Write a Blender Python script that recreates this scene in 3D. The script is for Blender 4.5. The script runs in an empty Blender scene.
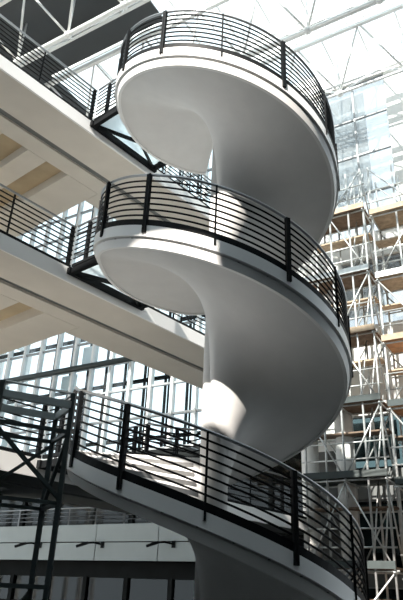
import bpy, bmesh, math, random
from mathutils import Vector, Matrix
random.seed(4)
scene = bpy.context.scene
col = scene.collection
D2 = math.pi / 180

# ------------------------------------------------------------------ sizes
R = 2.6                    # outer radius of the stair
H = 4.3056                 # storey height
PH1, PH2 = 82.0, 355.0     # where a flight leaves one landing and reaches the next
COLX, COLR = 0.055, 0.26   # column centre and radius
WD = Vector((0.655, 0.756, 0)).normalized()      # along the footbridges
WN = Vector((WD.y, -WD.x, 0))                    # across them, towards the stair
UD = Vector((0.85, -0.527, 0)).normalized()      # along the end wall, to the right
NW = Vector((-UD.y, UD.x, 0))                    # through the end wall, outwards
P0 = Vector((-3.9, 14.4, 0))
Z = Vector((0, 0, 1))


def B(s, o, z=0.0):
    return WD * s + WN * o + Z * z


def W(t, d, z=0.0):
    return P0 + UD * t - NW * d + Z * z


def T(t, n, z=0.0):
    """along UD, n across (towards the end wall)"""
    return UD * t + NW * n + Z * z


def PHI(phi, r, z):
    a = phi * D2
    return Vector((-r * math.cos(a), r * math.sin(a), z))


def zrim(Phi):
    k = math.floor(Phi / 360.0)
    p = Phi - 360.0 * k
    x = min(1.0, max(0.0, (p - PH1) / (PH2 - PH1)))
    return (k + x) * H


# ------------------------------------------------------------------ materials
def mat(name, color, rough=0.5, metal=0.0, noise=0.0, nscale=6.0, spec=0.5, bump=0.0):
    m = bpy.data.materials.new(name)
    m.use_nodes = True
    nt = m.node_tree
    b = nt.nodes['Principled BSDF']
    b.inputs['Base Color'].default_value = (*color, 1)
    b.inputs['Roughness'].default_value = rough
    b.inputs['Metallic'].default_value = metal
    b.inputs['Specular IOR Level'].default_value = spec
    if noise > 0 or bump > 0:
        tc = nt.nodes.new('ShaderNodeTexCoord')
        n = nt.nodes.new('ShaderNodeTexNoise')
        n.inputs['Scale'].default_value = nscale
        n.inputs['Detail'].default_value = 5
        nt.links.new(tc.outputs['Object'], n.inputs['Vector'])
        if noise > 0:
            r = nt.nodes.new('ShaderNodeValToRGB')
            lo = [max(0, c * (1 - noise)) for c in color]
            hi = [min(1, c * (1 + noise)) for c in color]
            r.color_ramp.elements[0].position = 0.3
            r.color_ramp.elements[1].position = 0.7
            r.color_ramp.elements[0].color = (*lo, 1)
            r.color_ramp.elements[1].color = (*hi, 1)
            nt.links.new(n.outputs['Fac'], r.inputs['Fac'])
            nt.links.new(r.outputs['Color'], b.inputs['Base Color'])
        if bump > 0:
            bp = nt.nodes.new('ShaderNodeBump')
            bp.inputs['Strength'].default_value = bump
            nt.links.new(n.outputs['Fac'], bp.inputs['Height'])
            nt.links.new(bp.outputs['Normal'], b.inputs['Normal'])
    return m


def glass_mat(name, tint, glossy=0.1, diffuse=0.0, dcol=(0.9, 0.95, 0.97)):
    m = bpy.data.materials.new(name)
    m.use_nodes = True
    nt = m.node_tree
    nt.nodes.clear()
    out = nt.nodes.new('ShaderNodeOutputMaterial')
    tr = nt.nodes.new('ShaderNodeBsdfTransparent')
    tr.inputs['Color'].default_value = (*tint, 1)
    gl = nt.nodes.new('ShaderNodeBsdfGlossy')
    gl.inputs['Roughness'].default_value = 0.03
    lw = nt.nodes.new('ShaderNodeLayerWeight')
    lw.inputs['Blend'].default_value = 0.5
    pw = nt.nodes.new('ShaderNodeMath')
    pw.operation = 'POWER'
    pw.inputs[1].default_value = 3.0
    nt.links.new(lw.outputs['Facing'], pw.inputs[0])
    fr = nt.nodes.new('ShaderNodeMath')
    fr.operation = 'MULTIPLY_ADD'
    fr.inputs[1].default_value = 0.5
    fr.inputs[2].default_value = glossy * 0.4
    nt.links.new(pw.outputs[0], fr.inputs[0])
    mx = nt.nodes.new('ShaderNodeMixShader')
    nt.links.new(fr.outputs[0], mx.inputs['Fac'])
    nt.links.new(tr.outputs['BSDF'], mx.inputs[1])
    nt.links.new(gl.outputs['BSDF'], mx.inputs[2])
    last = mx
    if diffuse > 0:
        df = nt.nodes.new('ShaderNodeBsdfDiffuse')
        df.inputs['Color'].default_value = (*dcol, 1)
        tl = nt.nodes.new('ShaderNodeBsdfTranslucent')
        tl.inputs['Color'].default_value = (*dcol, 1)
        ad = nt.nodes.new('ShaderNodeMixShader')
        ad.inputs['Fac'].default_value = 0.5
        nt.links.new(df.outputs['BSDF'], ad.inputs[1])
        nt.links.new(tl.outputs['BSDF'], ad.inputs[2])
        m2 = nt.nodes.new('ShaderNodeMixShader')
        m2.inputs['Fac'].default_value = diffuse
        nt.links.new(mx.outputs['Shader'], m2.inputs[1])
        nt.links.new(ad.outputs['Shader'], m2.inputs[2])
        last = m2
    nt.links.new(last.outputs['Shader'], out.inputs['Surface'])
    return m


M = {
    'white': mat('white_plaster', (0.65, 0.645, 0.635), 0.65, noise=0.03, nscale=3.0),
    'fascia': mat('white_fascia_paint', (0.80, 0.80, 0.79), 0.45),
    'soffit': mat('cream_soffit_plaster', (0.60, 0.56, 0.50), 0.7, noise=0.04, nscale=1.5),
    'shaded_soffit': mat('soffit_shade_tone', (0.10, 0.11, 0.11), 0.7),  # soffit of the lowest level, its shade put into the colour
    'recess': mat('tan_recess_panel', (0.42, 0.34, 0.23), 0.8, noise=0.12, nscale=1.5),
    'groove': mat('grey_groove_strip', (0.16, 0.17, 0.17), 0.6),
    'black': mat('black_steel_paint', (0.007, 0.008, 0.009), 0.5, spec=0.10),
    'rail': mat('brushed_steel', (0.32, 0.33, 0.34), 0.32, metal=0.9),
    'stone': mat('grey_step_stone', (0.20, 0.20, 0.197), 0.55, noise=0.12, nscale=14),
    'paver': mat('dark_floor_stone', (0.07, 0.07, 0.068), 0.5, noise=0.15, nscale=2.0),
    'bounce_floor': mat('pale_bounce_floor', (0.84, 0.79, 0.70), 0.5, noise=0.06, nscale=1.0),  # pale tone for the added floor patch that bounces sun upwards
    'wall': mat('white_render_wall', (0.80, 0.79, 0.76), 0.8, noise=0.03, nscale=1.2),
    'gwall': mat('grey_concrete_wall', (0.16, 0.16, 0.155), 0.8, noise=0.2, nscale=1.2),
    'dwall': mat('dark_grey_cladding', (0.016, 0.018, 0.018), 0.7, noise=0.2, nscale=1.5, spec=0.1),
    'wsteel': mat('white_steel_paint', (0.80, 0.80, 0.79), 0.4),
    'gsteel': mat('grey_steel_paint', (0.34, 0.35, 0.36), 0.45),
    'galv': mat('galvanised_tube', (0.60, 0.61, 0.60), 0.42, metal=0.55, noise=0.15, nscale=9),
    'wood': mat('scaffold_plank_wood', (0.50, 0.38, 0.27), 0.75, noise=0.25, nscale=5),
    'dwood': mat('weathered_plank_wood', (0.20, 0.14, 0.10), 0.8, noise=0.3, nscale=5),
    'orange': mat('orange_tinted_ply', (0.62, 0.33, 0.17), 0.7, noise=0.15, nscale=4),
    'teal': mat('dark_teal_steel', (0.03, 0.042, 0.042), 0.5, noise=0.2, nscale=4),
    'panel': mat('pale_grey_panel', (0.36, 0.40, 0.40), 0.5, noise=0.03, nscale=2),
    'roofing': mat('dark_roof_sheet', (0.05, 0.055, 0.06), 0.7),
    'blind': mat('pale_fabric_blind', (0.75, 0.78, 0.80), 0.9, noise=0.08, nscale=1.0),
    'glass': glass_mat('clear_glazing', (0.90, 0.95, 0.96), 0.10),
    'rglass': glass_mat('roof_glazing', (0.94, 0.98, 0.99), 0.08, diffuse=0.12),
    'wglass': glass_mat('window_glazing', (0.84, 0.86, 0.87), 0.2, diffuse=0.25, dcol=(0.62, 0.64, 0.65)),
    'dglass': glass_mat('dark_shop_glazing', (0.30, 0.36, 0.36), 0.08),
    'linkglass': glass_mat('frosted_floor_glass', (0.85, 0.92, 0.95), 0.06, diffuse=0.75, dcol=(0.86, 0.93, 0.96)),
}


# ------------------------------------------------------------------ helpers
def obj(name, bm, m, parent=None, smooth=False, bevel=0.0):
    bmesh.ops.recalc_face_normals(bm, faces=bm.faces)
    me = bpy.data.meshes.new(name)
    bm.to_mesh(me)
    bm.free()
    me.materials.append(M[m] if isinstance(m, str) else m)
    if smooth:
        for p in me.polygons:
            p.use_smooth = True
    o = bpy.data.objects.new(name, me)
    col.objects.link(o)
    if parent is not None:
        o.parent = parent
        o.matrix_parent_inverse = parent.matrix_basis.inverted()
    if bevel:
        b = o.modifiers.new('bevel', 'BEVEL')
        b.width = bevel
        b.segments = 2
        b.limit_method = 'ANGLE'
    return o


def thing(name, label, cat, loc, group=None):
    o = bpy.data.objects.new(name, None)
    o.location = loc
    o.empty_display_size = 0.2
    col.objects.link(o)
    o['label'] = label
    o['category'] = cat
    if group:
        o['group'] = group
    return o


def tag(o, label, cat, group=None):
    o['label'] = label
    o['category'] = cat
    if group:
        o['group'] = group
    return o


def struct(o, label=None):
    o['kind'] = 'structure'
    if label:
        o['label'] = label
    return o


def hexa(bm, p):
    """8 points: bottom ring 0-3, top ring 4-7"""
    v = [bm.verts.new(q) for q in p]
    for f in ((0, 3, 2, 1), (4, 5, 6, 7), (0, 1, 5, 4), (1, 2, 6, 5), (2, 3, 7, 6), (3, 0, 4, 7)):
        bm.faces.new([v[i] for i in f])


def box(bm, fn, a0, a1, b0, b1, z0, z1):
    hexa(bm, [fn(a0, b0, z0), fn(a1, b0, z0), fn(a1, b1, z0), fn(a0, b1, z0),
              fn(a0, b0, z1), fn(a1, b0, z1), fn(a1, b1, z1), fn(a0, b1, z1)])


def frame_at(d):
    d = d.normalized()
    up = Z if abs(d.z) < 0.95 else Vector((0, 1, 0))
    s = d.cross(up).normalized()
    return s, s.cross(d).normalized()


def sweep(bm, pts, prof, closed_ends=True, fixed_up=True):
    """sweep a closed 2-D profile (side, up) along a polyline"""
    rings = []
    n = len(pts)
    for i, p in enumerate(pts):
        d = pts[min(i + 1, n - 1)] - pts[max(i - 1, 0)]
        s, u = frame_at(d)
        rings.append([bm.verts.new(p + s * a + u * b) for a, b in prof])
    m = len(prof)
    for i in range(n - 1):
        for j in range(m):
            bm.faces.new((rings[i][j], rings[i][(j + 1) % m], rings[i + 1][(j + 1) % m], rings[i + 1][j]))
    if closed_ends:
        bm.faces.new(rings[0][::-1])
        bm.faces.new(rings[-1])


def circ(r, n=8):
    return [(r * math.cos(2 * math.pi * i / n), r * math.sin(2 * math.pi * i / n)) for i in range(n)]


def rect(w, h):
    return [(-w / 2, -h / 2), (w / 2, -h / 2), (w / 2, h / 2), (-w / 2, h / 2)]


def tube(bm, a, b, r, n=8):
    sweep(bm, [Vector(a), Vector(b)], circ(r, n))


def bar(bm, a, b, w, h):
    sweep(bm, [Vector(a), Vector(b)], rect(w, h))


def tube_obj(name, a, b, r, m, parent, n=8):
    bm = bmesh.new()
    tube(bm, a, b, r, n)
    return obj(name, bm, m, parent, smooth=(n > 6))


def bar_obj(name, a, b, w, h, m, parent):
    bm = bmesh.new()
    bar(bm, a, b, w, h)
    return obj(name, bm, m, parent)


RAILZ = [0.22, 0.345, 0.47, 0.595, 0.72, 0.845, 0.97]
RAILH = 1.10


def railing(parent, base, posts, slim=(), kerb_h=0.07):
    """base: polyline at floor level; posts: (point, tangent)"""
    bm = bmesh.new()
    sweep(bm, [p + Z * (kerb_h * 0.5 - 0.03 * (kerb_h > 0.1)) for p in base], rect(0.05, kerb_h))
    kerb = obj('railing', bm, 'black', parent)
    kerb['label'] = 'black steel railing with a grey handrail'
    bm = bmesh.new()
    sweep(bm, [p + Z * RAILH for p in base], circ(0.027, 8))
    obj('handrail', bm, 'rail', kerb, smooth=True)
    for h in RAILZ:
        bm = bmesh.new()
        sweep(bm, [p + Z * h for p in base], circ(0.017, 6))
        obj('rail_bar', bm, 'black', kerb, smooth=True)
    for i, (p, tan) in enumerate(posts):
        tan = Vector((tan.x, tan.y, 0)).normalized()
        out = Vector((tan.y, -tan.x, 0))
        bm = bmesh.new()
        if i in slim:
            bar(bm, p - Z * 0.12 + out * 0.03, p + Z * (RAILH - 0.02) + out * 0.03, 0.035, 0.035)
        else:
            for sgn in (-1, 1):
                c = p + tan * 0.023 * sgn + out * 0.03
                # flat twin plates
                hexa(bm, [c + tan * a + out * b + Z * zz for zz in (-0.16, RAILH - 0.01)
                          for a, b in ((-0.017, -0.035), (0.017, -0.035), (0.017, 0.035), (-0.017, 0.035))])
            for zz in (-0.1, 0.1, 0.5, 0.9):
                c = p + out * 0.03 + Z * zz
                hexa(bm, [c + tan * a + out * b + Z * q for q in (-0.03, 0.03)
                          for a, b in ((-0.03, -0.02), (0.03, -0.02), (0.03, 0.02), (-0.03, 0.02))])
        obj('post', bm, 'black', kerb)
    return kerb


# ------------------------------------------------------------------ spiral staircase
stair = thing('spiral_staircase', 'tall white spiral staircase winding around a slim column with black railings',
              'staircase', (COLX, 0, 0))
bm = bmesh.new()
for r0, z in ((COLR, 0.0), (COLR, 3 * H - 0.01)):
    pass
n = 48
prev = None
for z in (0.0, 3 * H - 0.02):
    ring = [bm.verts.new((COLX + COLR * math.cos(2 * math.pi * i / n), COLR * math.sin(2 * math.pi * i / n), z)) for i in range(n)]
    if prev:
        for i in range(n):
            bm.faces.new((prev[i], prev[(i + 1) % n], ring[(i + 1) % n], ring[i]))
    else:
        bm.faces.new(ring)
    prev = ring
bm.faces.new(prev)
obj('column', bm, 'white', stair, smooth=True)

# continuous slab: soffit and stepped fascia
START, END = PH1 + 4, 360 * 3 + PH1
N = int((END - START) / 3)
phis = [START + (END - START) * i / N for i in range(N + 1)]


def zsoft(Phi):
    """rim height eased at the landings so the soffit bends smoothly"""
    return (zrim(Phi - 8) + zrim(Phi - 4) + zrim(Phi) + zrim(Phi + 4) + zrim(Phi + 8)) / 5


def flare(Phi):
    """0 under the landings, 1 under the middle of a flight"""
    p = Phi % 360.0
    up = min(1.0, max(0.0, (p - 105.0) / 55.0))
    dn = min(1.0, max(0.0, (322.0 - p) / 55.0))
    x = min(up, dn)
    return x * x * (3 - 2 * x)


def helix_sheet(bm, prof, zf, closed=True):
    rings = []
    for p in phis:
        g = flare(p)
        rings.append([bm.verts.new(PHI(p, q[0], zf(p) + q[1] + (q[2] * g if len(q) > 2 else 0))) for q in prof])
    m = len(prof)
    for i in range(len(phis) - 1):
        for j in range(m if closed else m - 1):
            bm.faces.new((rings[i][j], rings[i][(j + 1) % m], rings[i + 1][(j + 1) % m], rings[i + 1][j]))
    if closed:
        bm.faces.new(rings[0])
        bm.faces.new(rings[-1][::-1])


bm = bmesh.new()
helix_sheet(bm, [(0.10, -0.05), (R - 0.10, -0.02), (R - 0.10, -0.27), (R - 0.15, -0.39), (1.6, -0.40, -0.01), (1.3, -0.40, -0.05), (1.05, -0.40, -0.13), (0.85, -0.41, -0.25), (0.70, -0.41, -0.40), (0.57, -0.42, -0.60), (0.46, -0.42, -0.86), (0.37, -0.43, -1.18), (0.29, -0.44, -1.6), (0.23, -0.45, -2.1), (0.10, -0.46, -2.3)], zsoft)
obj('stair_slab', bm, 'white', stair, smooth=False)
for p in stair.children[-1].data.polygons:
    p.use_smooth = True
stair.children[-1].data.set_sharp_from_angle(angle=35 * D2)
bm = bmesh.new()
helix_sheet(bm, [(R - 0.12, 0.0), (R, 0.0), (R, -0.225), (R - 0.12, -0.225)], zsoft)
o = obj('fascia_band', bm, 'fascia', stair)
for p in o.data.polygons:
    p.use_smooth = True
o.data.set_sharp_from_angle(angle=35 * D2)
bm = bmesh.new()
helix_sheet(bm, [(R - 0.12, -0.262), (R - 0.045, -0.262), (R - 0.095, -0.41), (R - 0.16, -0.41)], zsoft)
o = obj('lower_fascia_band', bm, 'fascia', stair)
for p in o.data.polygons:
    p.use_smooth = True
o.data.set_sharp_from_angle(angle=35 * D2)

# steps
NS = 24
dphi = (PH2 - PH1) / NS
for k in range(3):
    for i in range(NS):
        f0 = 360 * k + PH1 + i * dphi
        f1 = f0 + dphi
        zt = k * H + (i + 1) * H / (NS + 1)
        zb = zrim(f0) - 0.06
        bm = bmesh.new()
        pts = []
        for zz in (zb, zt):
            for (f, r) in ((f0 - 0.6, 0.33), (f0 - 0.6, R - 0.08), (f1, R - 0.08), (f1, 0.33)):
                pts.append(PHI(f, r, zz))
        hexa(bm, pts)
        obj('step', bm, 'stone', stair)

# railings storey by storey
RR = R - 0.03
for k in range(4):
    if k == 0:
        a, b = 84, 370
    elif k < 3:
        a, b = 360 * k + 58, 360 * k + 370
    else:
        a, b = 360 * 3 + 58, 360 * 3 + PH1 - 1
    m = max(3, int((b - a) / 3))
    path = [PHI(a + (b - a) * i / m, RR, zrim(a + (b - a) * i / m)) for i in range(m + 1)]
    posts, slim = [], set()
    ang = []
    if k < 3:
        j = 0
        while True:
            f = 360 * k + 358.0 - 28.4 * j
            if f < a:
                break
            ang.append(f)
            if j in (3, 5, 7, 9):
                slim.add(len(ang) - 1)
            j += 1
        ang.append(b - 0.5)
        if k:
            ang.append(a + 0.5)
    else:
        ang = [a + 0.5, b - 0.5]
        path += [PHI(b, r, 3 * H) for r in (1.9, 1.2, 0.45)]
    for f in ang:
        t = PHI(f + 1, RR, 0) - PHI(f, RR, 0)
        posts.append((PHI(f, RR, zrim(f)), -t))
    railing(stair, path, posts, slim, 0.15)

# ------------------------------------------------------------------ footbridges, gallery slabs and links
NEAR, FAR = -3.2, -5.65
S0, S1 = -1.4, 0.8
SEND = 9.55
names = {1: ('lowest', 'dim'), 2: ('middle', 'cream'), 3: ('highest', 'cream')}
for k in (1, 2, 3):
    zt = k * H
    fb = thing('footbridge', {
        1: 'lowest footbridge, level with the foot of the visible stair, behind the steps',
        2: 'middle footbridge, running behind the second turn of the spiral stair',
        3: 'highest footbridge, meeting the topmost turn of the spiral stair at upper left'}[k],
        'footbridge', B(0, NEAR, zt), 'footbridges to the spiral stair')
    bm = bmesh.new()
    box(bm, B, -16, SEND, -5.05, NEAR, zt - 0.17, zt)
    box(bm, B, 0.5, SEND, FAR, -5.05, zt - 0.17, zt)
    obj('deck', bm, 'fascia', fb)
    # soffit below: near panel, dark groove, far panel
    bm = bmesh.new()
    box(bm, B, -16, SEND, NEAR - 1.10, NEAR - 0.02, zt - 0.34, zt - 0.165)
    obj('soffit_panel', bm, 'soffit' if k > 1 else 'shaded_soffit', fb)
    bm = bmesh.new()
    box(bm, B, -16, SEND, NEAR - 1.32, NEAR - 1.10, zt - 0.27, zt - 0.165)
    obj('groove_strip', bm, 'groove', fb)
    bm = bmesh.new()
    box(bm, B, -16, SEND, -5.05, NEAR - 1.32, zt - 0.34, zt - 0.165)
    box(bm, B, 0.48, SEND, FAR + 0.02, -5.045, zt - 0.34, zt - 0.165)
    obj('soffit_panel', bm, 'soffit' if k > 1 else 'shaded_soffit', fb)
    bm = bmesh.new()
    box(bm, B, -16, SEND, NEAR - 0.015, NEAR + 0.035, zt - 0.36, zt - 0.005)
    obj('fascia_panel', bm, 'fascia', fb)
    for (a, b) in ((-16, S0), (S1, SEND)):
        m = 2
        base = [B(a + (b - a) * i / m, NEAR + 0.0, zt) for i in range(m + 1)]
        posts = []
        npst = 9 if a < -5 else 6
        for i in range(npst + 1):
            s = (b - 0.06 - 1.62 * i) if a < -5 else (a + 0.06 + 1.62 * i)
            if s > SEND - 0.1:
                continue
            posts.append((B(s, NEAR, zt), -WD))
        railing(fb, base, posts, {i for i in range(len(posts)) if i % 2})
    # gallery slab on the far left with downstand beams
    GW = -10.2 if k > 1 else -6.6
    gs = thing('gallery_slab', 'x', 'slab', B(-8, -12, zt))
    del gs['label'], gs['category']
    gs['kind'] = 'structure'
    bm = bmesh.new()
    box(bm, B, -6.0, 0.47, GW, -5.06, zt - 0.05, zt + 0.03)
    struct(obj('slab', bm, 'recess' if k > 1 else 'shaded_soffit', gs))
    for a, b in ((-0.65, 0.47), (-2.0, -1.4), (-3.4, -2.8), (-4.8, -4.2), (-6.0, -5.6)):
        bm = bmesh.new()
        box(bm, B, a, b, GW, -5.06, zt - 0.34, zt - 0.045)
        struct(obj('beam', bm, 'soffit' if k > 1 else 'shaded_soffit', gs))
    # gallery edge railing at the open end
    # link
    lk = thing('landing_link', {
        1: 'black framed link from the lowest landing of the stair to the lowest footbridge',
        2: 'black framed link with pale glass floor under the middle landing of the spiral stair',
        3: 'black framed link with pale glass floor joining the topmost landing to the highest footbridge'}[k],
        'link platform', B(-0.3, -2.9, zt), 'black steel links between stair and footbridges')
    A, Bq = B(S0, NEAR + 0.09, zt - 0.12), B(S0, -2.20, zt - 0.12)
    Cq, Dq = B(S1, NEAR + 0.09, zt - 0.12), B(S1, -2.48, zt - 0.12)
    Mq = B(-0.2, -2.63, zt - 0.12)
    bar_obj('edge_beam', A - WD * 0.1, Cq + WD * 0.1, 0.10, 0.15, 'black', lk)
    bar_obj('end_beam', A, Bq, 0.10, 0.14, 'black', lk)
    bar_obj('end_beam', Cq, Dq, 0.10, 0.14, 'black', lk)
    bar_obj('diagonal_brace', A, Mq, 0.045, 0.10, 'black', lk)
    bar_obj('diagonal_brace', Mq, Cq, 0.045, 0.10, 'black', lk)
    bm = bmesh.new()
    poly = [(S0, NEAR + 0.05), (S1, NEAR + 0.05), (S1, -2.5)]
    for i in range(9):
        s = S1 + (S0 - S1) * i / 8
        poly.append((s, -math.sqrt(max(0.0, (R + 0.03) ** 2 - s * s))))
    lo = [bm.verts.new(B(s, o_, zt - 0.04)) for s, o_ in poly]
    hi = [bm.verts.new(B(s, o_, zt - 0.01)) for s, o_ in poly]
    bm.faces.new(lo)
    bm.faces.new(hi[::-1])
    for i in range(len(poly)):
        j = (i + 1) % len(poly)
        bm.faces.new((lo[i], lo[j], hi[j], hi[i]))
    g = obj('glass_floor', bm, 'linkglass', lk)
    g['label'] = 'pale blue frosted glass floor panel'
    railing(lk, [B(S0, NEAR + 0.08, zt), B(S0, -2.24, zt)], [(B(S0, -2.72, zt), -WN)])
    railing(lk, [B(S1, NEAR + 0.08, zt), B(S1, -2.52, zt)], [(B(S1, -2.85, zt), WN)])

# ------------------------------------------------------------------ setting: floor, walls
bm = bmesh.new()
box(bm, lambda a, b, z: Vector((a, b, z)), -38, 26, -30, 34, -0.25, 0)
struct(obj('floor', bm, 'paver'))

# unseen pale floor patch added left of the viewer to bounce sun onto soffits
bm = bmesh.new()
box(bm, T, -27, -9.5, -9, 1.5, -0.02, 0.02)
struct(obj('floor_bounce_patch', bm, 'bounce_floor'))
# unseen wall added under the gallery to keep bounced light off the lower flight
bm = bmesh.new()
box(bm, B, -16, -0.4, -6.05, -5.85, 0, 3.95)
struct(obj('wall_bounce_block', bm, 'dwall'))
# left building wall
bm = bmesh.new()
for k in range(5):
    box(bm, B, -18, 14, -28.3, -28.0, k * H - 0.3 if k else 0, k * H + 0.9)
for i in range(17):
    box(bm, B, -18 + 2 * i - 0.15, -18 + 2 * i + 0.15, -28.29, -28.01, 0, 5 * H)
struct(obj('wall_left', bm, 'wall'))

# unseen wall behind the viewer, holes shaped for sun patches; right hand wall
bm = bmesh.new()
WTOP = 18.3
for a, b, holes in ((-8.5, -6.0, []), (-6.0, -0.35, [(13.2, 15.7)]),
                    (-0.35, 0.35, [(13.3, 14.6), (15.25, 16.3)]), (0.35, 1.65, [(15.25, 16.3)]), (1.65, 20, [])):
    z = 0
    for h0, h1 in holes:
        box(bm, T, a, b, -14.2, -14.0, z, h0)
        z = h1
    box(bm, T, a, b, -14.2, -14.0, z, WTOP)
box(bm, T, -30.0, -8.5, -14.4, -14.0, 11.0, 22.7)
struct(obj('wall_sun_mask', bm, 'dwall'))
bm = bmesh.new()
box(bm, B, -22, 9.0, 12.0, 12.4, 0, 22.6)
struct(obj('wall_side', bm, 'dwall'))

# end wall, right part: white rendered building with windows
WT0, WT1, ZTOP = 8.6, 19.0, 23.6
wins = []     # (t0, t1, z0, z1)
bays = [(9.95, 12.75), (13.7, 16.5)]
rows = [(14.7, 22.4), (10.9, 13.6), (8.4, 10.2), (5.9, 7.7), (3.0, 5.0), (0.5, 2.5)]
bm = bmesh.new()
edges_t = [WT0] + [e for b_ in bays for e in b_] + [WT1]
for i in range(0, len(edges_t), 2):
    box(bm, W, edges_t[i], edges_t[i + 1], -0.35, 0, 6.6, ZTOP)


def rows_of(b_):
    return [r_ for r_ in rows if not (b_[0] < 12 and 8 < r_[0] < 9)]


low = bmesh.new()
for i in range(0, len(edges_t), 2):
    box(low, W, edges_t[i], edges_t[i + 1], -0.35, 0, 0, 6.6)
for b_ in bays:
    zs = [0.0] + sorted([z for r_ in rows_of(b_) for z in r_]) + [ZTOP]
    for i in range(0, len(zs), 2):
        box(bm if zs[i] > 6.6 else low, W, b_[0], b_[1], -0.35, 0, zs[i], zs[i + 1])
struct(obj('wall_right', bm, 'wall'))
struct(obj('wall_right', low, 'gwall'))
wi = 0
for b_ in bays:
    for (z0, z1) in rows_of(b_):
        wi += 1
        bm = bmesh.new()
        nm = 2
        for j in range(nm + 1):
            t = b_[0] + (b_[1] - b_[0]) * j / nm
            box(bm, W, max(b_[0], t - 0.035), min(b_[1], t + 0.035), -0.25, -0.12, z0, z1)
        nh = max(1, round((z1 - z0) / 2.0))
        for j in range(nh + 1):
            z = z0 + (z1 - z0) * j / nh
            box(bm, W, b_[0], b_[1], -0.24, -0.13, max(z0, z - 0.04), min(z1, z + 0.04))
        fr = struct(obj('window_%d' % wi, bm, 'gsteel'))
        bm = bmesh.new()
        box(bm, W, b_[0] + 0.01, b_[1] - 0.01, -0.20, -0.18, z0 + 0.01, z1 - 0.01)
        obj('pane', bm, 'wglass' if z0 > 12 or (b_[0] < 12 and z0 > 7) else 'dglass', fr)
        bm = bmesh.new()
        hh = (z1 - z0)
        box(bm, W, b_[0] + 0.2, b_[0] + (b_[1] - b_[0]) * 0.62, -0.75, -0.72, z0 + hh * 0.25, z1 - 0.05)
        obj('blind', bm, 'blind', fr)

# end wall, left part: glazed curtain wall above a balcony, dark shop front below
FT0, FT1 = -16.0, 8.6
zrows = [7.25, 8.6, 9.9, 11.2, 12.5, 13.8, 15.1, 16.4, 17.7, 19.0, 20.3, 21.6, 23.0]
bm = bmesh.new()
box(bm, W, 13.0, WT1, -3.2, -3.0, 0, 13.9)
box(bm, W, WT0, 13.0, -3.2, -3.0, 0, 6.6)
box(bm, W, WT0, WT1, -3.2, -0.35, 13.85, 14.0)
struct(obj('wall_far', bm, 'dwall'))
wi += 1
bm = bmesh.new()
for z in zrows:
    box(bm, W, FT0, FT1, -0.10, 0.02, z - 0.045, z + 0.045)
cw = struct(obj('window_%d' % wi, bm, 'gsteel'))
t = FT0
i = 0
while t <= FT1 + 0.01:
    bm = bmesh.new()
    box(bm, W, t - 0.06, t + 0.06, -0.14, 0.10, 7.2, 23.0)
    obj('mullion', bm, 'wsteel', cw)
    bm = bmesh.new()
    box(bm, W, t + 0.18, t + 0.27, -0.80, -0.70, 7.2, 23.0)
    box(bm, W, t + 0.38, t + 0.42, -0.80, -0.70, 7.2, 23.0)
    obj('outer_fin', bm, 'dwall', cw)
    t += 1.12
    i += 1
bm = bmesh.new()
box(bm, W, FT0, FT1, -0.05, -0.03, 7.2, 23.0)
obj('pane', bm, 'glass', cw)
# blinds and outer maintenance rails seen through the glass
for j in range(14):
    a = random.randrange(0, 21)
    zi = random.randrange(0, 7)
    bm = bmesh.new()
    t0 = FT0 + 1.12 * a + 0.08
    box(bm, W, t0, t0 + 0.94, -0.42, -0.40, zrows[zi] + random.uniform(0.1, 0.7), zrows[zi + 1])
    obj('blind', bm, 'blind', cw)
for z in (7.9, 10.5, 13.1):
    bm = bmesh.new()
    box(bm, W, FT0, FT1, -0.85, -0.65, z - 0.06, z + 0.06)
    obj('outer_ledge', bm, 'dwall', cw)
# big tube running across the facade
pipe = tube_obj('service_pipe', W(-14, 0.35, 11.15), W(4.6, 0.35, 11.15), 0.13, 'teal', None, 12)
tag(pipe, 'dark round pipe running across the glazed end wall under the middle footbridge', 'pipe')

# dark glazed storey behind the balcony
wi += 1
bm = bmesh.new()
box(bm, W, FT0, FT1, -0.1, 0.05, 6.7, 7.2)
box(bm, W, FT0, FT1, -0.1, 0.05, 4.3, 4.45)
t = FT0
while t < 8.5:
    box(bm, W, t - 0.07, t + 0.07, -0.12, 0.08, 4.4, 6.8)
    t += 1.95
ms = struct(obj('window_%d' % wi, bm, 'dwall'))
bm = bmesh.new()
box(bm, W, FT0, FT1, -0.04, -0.02, 4.4, 6.8)
obj('pane', bm, 'dglass', ms)
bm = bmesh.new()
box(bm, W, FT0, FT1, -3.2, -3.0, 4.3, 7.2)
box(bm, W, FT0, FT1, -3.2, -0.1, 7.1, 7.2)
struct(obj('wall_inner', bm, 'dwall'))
# balcony
bal = thing('balcony', 'pale grey panelled balcony along the end wall at lower left', 'balcony', W(-3, 0.6, 3.1))
bm = bmesh.new()
box(bm, W, FT0, 6.4, -0.4, 1.1, 4.05, 4.3)
obj('deck', bm, 'panel', bal)
t = FT0
while t < 6.3:
    bm = bmesh.new()
    box(bm, W, t + 0.012, t + 2.788, 1.0, 1.12, 3.72, 4.32)
    obj('upper_panel', bm, 'panel', bal, bevel=0.01)
    bm = bmesh.new()
    box(bm, W, t + 0.012, t + 2.788, 1.0, 1.10, 3.08, 3.69)
    obj('lower_panel', bm, 'panel', bal, bevel=0.01)
    t += 2.8
bm = bmesh.new()
tube(bm, W(FT0, 1.0, 4.95), W(6.4, 1.0, 4.95), 0.03)
rl = obj('railing', bm, 'rail', bal)
for z in (4.5, 4.65, 4.8):
    tube_obj('rail_bar', W(FT0, 1.0, z), W(6.4, 1.0, z), 0.014, 'rail', rl, 6)
t = FT0 + 0.4
while t < 6.4:
    bar_obj('post', W(t, 1.0, 4.3), W(t, 1.0, 4.95), 0.05, 0.05, 'rail', rl)
    t += 1.35
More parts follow.
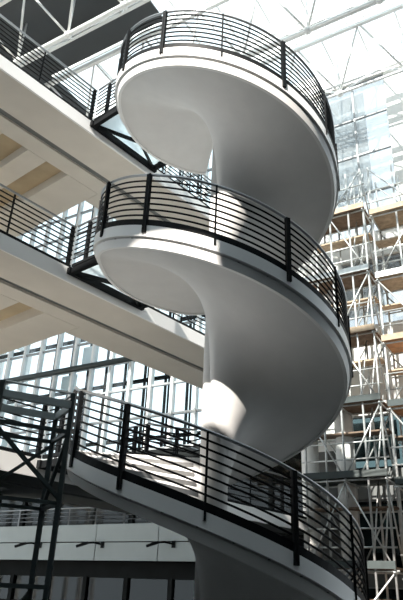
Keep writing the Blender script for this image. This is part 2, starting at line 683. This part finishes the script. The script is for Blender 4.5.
# bracket lamps on the balcony front
for i, t in enumerate((-5.05, -1.95, 1.15, 4.25)):
    lp = thing('bracket_lamp', 'dark bent-arm lamp on the grey balcony front', 'lamp',
               W(t, 1.12, 3.55), 'bent-arm lamps along the balcony front')
    bm = bmesh.new()
    sweep(bm, [W(t, 1.12, 3.62), W(t - 0.15, 1.45, 3.66), W(t - 0.45, 1.7, 3.62), W(t - 0.62, 1.75, 3.5)], circ(0.035, 8))
    obj('arm', bm, 'black', lp, smooth=True)
    bm = bmesh.new()
    bar(bm, W(t - 0.3, 1.58, 3.64), W(t - 0.66, 1.78, 3.5), 0.14, 0.08)
    obj('lamp_head', bm, 'black', lp)
    bm = bmesh.new()
    box(bm, W, t - 0.07, t + 0.07, 1.11, 1.14, 3.5, 3.72)
    obj('wall_plate', bm, 'black', lp)

# shop front under the balcony
wi += 1
bm = bmesh.new()
box(bm, W, FT0, 8.6, -0.1, 0.05, 2.55, 3.1)
box(bm, W, FT0, 8.6, -0.1, 0.05, 0.0, 0.35)
box(bm, W, FT0, 8.6, -0.06, 0.02, 1.55, 1.67)
t = FT0
while t < 8.5:
    box(bm, W, t - 0.09, t + 0.09, -0.12, 0.08, 0.3, 2.6)
    t += 1.95
sf = struct(obj('window_%d' % wi, bm, 'dwall'))
bm = bmesh.new()
box(bm, W, FT0, 8.6, -0.04, -0.02, 0.3, 2.6)
obj('pane', bm, 'dglass', sf)
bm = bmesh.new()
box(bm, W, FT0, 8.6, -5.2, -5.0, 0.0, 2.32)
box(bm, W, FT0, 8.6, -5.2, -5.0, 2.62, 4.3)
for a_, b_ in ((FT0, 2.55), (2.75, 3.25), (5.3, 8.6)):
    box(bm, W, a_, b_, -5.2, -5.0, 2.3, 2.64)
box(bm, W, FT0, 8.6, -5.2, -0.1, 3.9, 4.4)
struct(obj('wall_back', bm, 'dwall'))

# white round columns behind the scaffold
for i, t in enumerate((9.15, 10.35)):
    bm = bmesh.new()
    sweep(bm, [W(t, 0.75, 0), W(t, 0.75, 13.4)], circ(0.28, 24))
    c = obj('column', bm, 'wall', None, smooth=True)
    struct(c)

# ------------------------------------------------------------------ scaffolding at right
def scaffold(t0, t1, decks, ztop, label, dmats, rounded=False):
    sc = thing('scaffold', label, 'scaffold', W((t0 + t1) / 2, 1.3, 0), 'scaffold bays at the end wall')
    d0, d1 = 0.75, 1.75
    for t in (t0, t0 + (t1 - t0) * 0.27, (t0 + t1) / 2, t0 + (t1 - t0) * 0.78, t1):
        for d in (d0, d1):
            tube_obj('standard', W(t, d, 0), W(t, d, ztop), 0.035, 'galv', sc)
            bm = bmesh.new()
            box(bm, W, t - 0.09, t + 0.09, d - 0.09, d + 0.09, 0, 0.02)
            obj('base_plate', bm, 'galv', sc)
    for i, z in enumerate(decks):
        bm = bmesh.new()
        nb = 4
        wd = (d1 - d0 + 0.24) / nb
        for j in range(nb):
            a = d0 - 0.12 + wd * j
            box(bm, W, t0 - 0.05, t1 + 0.05, a + 0.008, a + wd - 0.008, z, z + 0.05)
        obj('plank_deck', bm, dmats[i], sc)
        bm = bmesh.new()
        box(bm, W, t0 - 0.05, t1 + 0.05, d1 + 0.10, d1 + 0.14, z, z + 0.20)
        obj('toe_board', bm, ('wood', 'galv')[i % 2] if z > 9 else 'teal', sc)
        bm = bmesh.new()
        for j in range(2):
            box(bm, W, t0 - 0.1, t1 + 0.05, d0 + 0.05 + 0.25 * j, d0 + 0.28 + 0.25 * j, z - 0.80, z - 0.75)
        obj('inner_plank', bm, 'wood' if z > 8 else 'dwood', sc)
        tube_obj('ledger', W(t0 - 0.12, d0, z - 0.84), W(t1 + 0.12, d0, z - 0.84), 0.028, 'galv', sc)
        for d in (d0, d1):
            tube_obj('ledger', W(t0 - 0.12, d, z - 0.05), W(t1 + 0.12, d, z - 0.05), 0.03, 'galv', sc)
        for t in (t0, (t0 + t1) / 2, t1):
            tube_obj('transom', W(t, d0 - 0.15, z - 0.08), W(t, d1 + 0.15, z - 0.08), 0.028, 'galv', sc)
        for hh in (0.55, 1.05):
            tube_obj('guard_rail', W(t0 - 0.12, d1, z + hh), W(t1 + 0.12, d1, z + hh), 0.025, 'galv', sc)
        zn = decks[i - 1] if i else ztop
        tm = (t0 + t1) / 2
        if i % 2:
            tube_obj('brace', W(t0, d1 + 0.05, z), W(tm, d1 + 0.05, zn - 0.1), 0.025, 'galv', sc)
            tube_obj('brace', W(t1, d1 + 0.05, z), W(tm, d1 + 0.05, zn - 0.1), 0.025, 'galv', sc)
        else:
            tube_obj('brace', W(tm, d1 + 0.05, z), W(t0, d1 + 0.05, zn - 0.1), 0.025, 'galv', sc)
            tube_obj('brace', W(tm, d1 + 0.05, z), W(t1, d1 + 0.05, zn - 0.1), 0.025, 'galv', sc)
        tube_obj('brace', W(t1, d0, z), W(t1, d1, zn - 0.1), 0.025, 'galv', sc)
        tube_obj('brace', W(t0, d0, zn - 0.2), W(tm, d0, z), 0.025, 'galv', sc)
        tube_obj('brace', W(t1, d0, zn - 0.2), W(tm, d0, z), 0.025, 'galv', sc)
        tube_obj('access_ladder_rail', W(t1 - 0.62, d1 - 0.1, z), W(t1 - 0.42, d0 + 0.2, zn + 0.4), 0.025, 'galv', sc)
        tube_obj('access_ladder_rail', W(t1 - 0.30, d1 - 0.1, z), W(t1 - 0.10, d0 + 0.2, zn + 0.4), 0.025, 'galv', sc)
    tube_obj('brace', W(t0, d1 + 0.05, 0.1), W(t1, d1 + 0.05, decks[-1] - 0.1), 0.025, 'galv', sc)
    return sc


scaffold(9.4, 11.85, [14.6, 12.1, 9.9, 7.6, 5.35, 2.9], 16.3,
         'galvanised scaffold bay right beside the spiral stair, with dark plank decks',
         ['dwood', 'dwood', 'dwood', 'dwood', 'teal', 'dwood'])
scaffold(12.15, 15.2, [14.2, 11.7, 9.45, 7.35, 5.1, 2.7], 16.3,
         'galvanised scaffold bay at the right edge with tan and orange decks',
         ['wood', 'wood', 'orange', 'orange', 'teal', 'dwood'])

# leaning ladder by the scaffold foot
ld = thing('ladder', 'pale metal ladder leaning beside the lower flight of the stair', 'ladder', W(7.6, 2.9, 0))
la, lb = W(7.55, 3.4, 0.0), W(7.25, 2.2, 3.75)
for s in (-0.24, 0.24):
    bar_obj('side_rail', la + UD * s, lb + UD * s * 0.8, 0.05, 0.08, 'galv', ld)
for i in range(13):
    f = (i + 0.7) / 13.5
    c = la.lerp(lb, f)
    tube_obj('rung', c - UD * 0.24, c + UD * 0.24, 0.018, 'galv', ld, 6)

# ------------------------------------------------------------------ dark steel access tower, lower left
tw = thing('access_tower', 'dark steel access tower in the shade at lower left, before the stair', 'scaffold tower', Vector((-2.7, -2.9, 0)))
c4 = [Vector((-2.06, -2.8, 0)), Vector((-2.42, -2.12, 0)), Vector((-3.30, -2.58, 0)), Vector((-2.94, -3.26, 0))]
for i, c in enumerate(c4):
    bar_obj('leg', c, c + Z * 4.5, 0.065, 0.065, 'teal', tw)
for z, w_ in ((0.5, 0.05), (2.0, 0.05), (3.0, 0.045), (3.95, 0.05)):
    for i in range(4):
        bar_obj('cross_beam', c4[i] + Z * z, c4[(i + 1) % 4] + Z * z, w_, w_, 'teal', tw)
for i in range(4):
    a, b = c4[i], c4[(i + 1) % 4]
    bar_obj('diagonal_brace', a + Z * 3.9, b + Z * 3.05, 0.05, 0.05, 'teal', tw)
    bar_obj('diagonal_brace', a + Z * 1.95, b + Z * 0.55, 0.05, 0.05, 'teal', tw)
for i in range(4):
    bar_obj('top_beam', c4[i] + Z * 4.33, c4[(i + 1) % 4] + Z * 4.33, 0.05, 0.10, 'panel', tw)
    tube_obj('guard_rail', c4[i] + Z * 4.5, c4[(i + 1) % 4] + Z * 4.5, 0.018, 'galv', tw)

# ------------------------------------------------------------------ roof
ZB, ZT = 20.5, 22.4
where = {0: 'above the left footbridge end', 1: 'across the middle of the glass roof', 2: 'nearest the end wall'}
for i, nn in enumerate((1.15, 5.2, 8.65)):
    rt = thing('roof_truss', 'white tubular roof truss %s' % ['nearest the camera, seen at upper left',
               'across the middle of the glass roof', 'nearest the end wall at upper right'][i],
               'roof truss', T(0, nn, ZB), 'tubular trusses under the glass roof')
    tube_obj('bottom_chord', T(-14, nn, ZB), T(13, nn, ZB), 0.10 if i != 2 else 0.06, 'wsteel', rt, 10)
    for dn in (-1.3, 1.3):
        bar_obj('top_chord', T(-14, nn + dn, ZT), T(13, nn + dn, ZT), 0.14, 0.22, 'wsteel' if i else 'wsteel', rt)
    t = -12.6
    while t < 12.5:
        bm = bmesh.new()
        bmesh.ops.create_uvsphere(bm, u_segments=12, v_segments=8, radius=0.15, matrix=Matrix.Translation(T(t, nn, ZB)))
        obj('node', bm, 'wsteel', rt, smooth=True)
        for dt in (-1.3, 1.3):
            for dn in (-1.3, 1.3):
                tube_obj('web_strut', T(t, nn, ZB), T(t + dt, nn + dn, ZT), 0.045, 'wsteel', rt)
        tube_obj('web_post', T(t, nn, ZB), T(t, nn, ZT + 0.3), 0.04, 'wsteel', rt)
        t += 2.6

# glazing of the roof with its bars
bm = bmesh.new()
box(bm, T, -14, 13, -14.4, 10.2, 23.05, 23.10)
roof = struct(obj('ceiling', bm, 'rglass'))
for n_ in (-13.9, -11.4, -8.9, -5.8, -3.6, -1.4, 0.5, 2.4, 3.9, 6.5, 7.4, 9.9):
    bar_obj('purlin', T(-14, n_, 22.85), T(13, n_, 22.85), 0.10, 0.25, 'wsteel', roof)
t = -13.5
while t < 13:
    bar_obj('glazing_bar', T(t, -14.4, 23.0), T(t, 10.2, 23.0), 0.06, 0.10, 'wsteel', roof)
    t += 1.5
bm = bmesh.new()
box(bm, T, -30, -11.2, -14.4, 10.2, 22.72, 22.9)  # unseen opaque roof part, added to keep the sun off the balcony
struct(obj('roof_sheet', bm, 'roofing'))
# opaque roof strip at upper left
bm = bmesh.new()
box(bm, T, -11.2, -5.0, -0.8, 3.7, 22.62, 22.70)
struct(obj('roof_sheet', bm, 'roofing'))

# ------------------------------------------------------------------ light
world = bpy.data.worlds.new('sky')
scene.world = world
world.use_nodes = True
bg = world.node_tree.nodes['Background']
bg.inputs['Color'].default_value = (0.82, 0.93, 1.0, 1)
bg.inputs['Strength'].default_value = 1.35

sun = bpy.data.lights.new('sun', 'SUN')
sun.energy = 10.0
sun.angle = 0.6 * D2
sun.color = (1.0, 0.925, 0.84)
so = bpy.data.objects.new('sun', sun)
col.objects.link(so)
SE, SA = 37.0 * D2, Vector((-0.50, -0.866, 0)).normalized()
S = SA * math.cos(SE) + Z * math.sin(SE)
so.rotation_euler = S.to_track_quat('Z', 'Y').to_euler()
so.location = S * 40

# ------------------------------------------------------------------ camera
cam = bpy.data.cameras.new('camera')
co = bpy.data.objects.new('camera', cam)
col.objects.link(co)
pitch, roll = 26.11 * D2, -2.6 * D2
cam.sensor_fit = 'VERTICAL'
cam.sensor_height = 24.0
cam.lens = 612.4 / 600 * 24.0
cam.clip_end = 300
co.location = (-0.105 * R - 0.03, -4.33 * R, H - (2.569 - 1.656) * R)
right = Vector((1, 0, 0))
fwd = Vector((0, math.cos(pitch), math.sin(pitch)))
up = right.cross(fwd)
r2 = right * math.cos(roll) - up * math.sin(roll)
u2 = right * math.sin(roll) + up * math.cos(roll)
m = Matrix((r2, u2, -fwd)).transposed().to_4x4()
co.rotation_euler = m.to_euler()
scene.camera = co

vs = scene.view_settings
scene.display_settings.display_device = 'sRGB'
vs.view_transform = 'Standard'
vs.look = 'None'
vs.exposure = 0.6
vs.gamma = 1.0
vs.use_curve_mapping = False
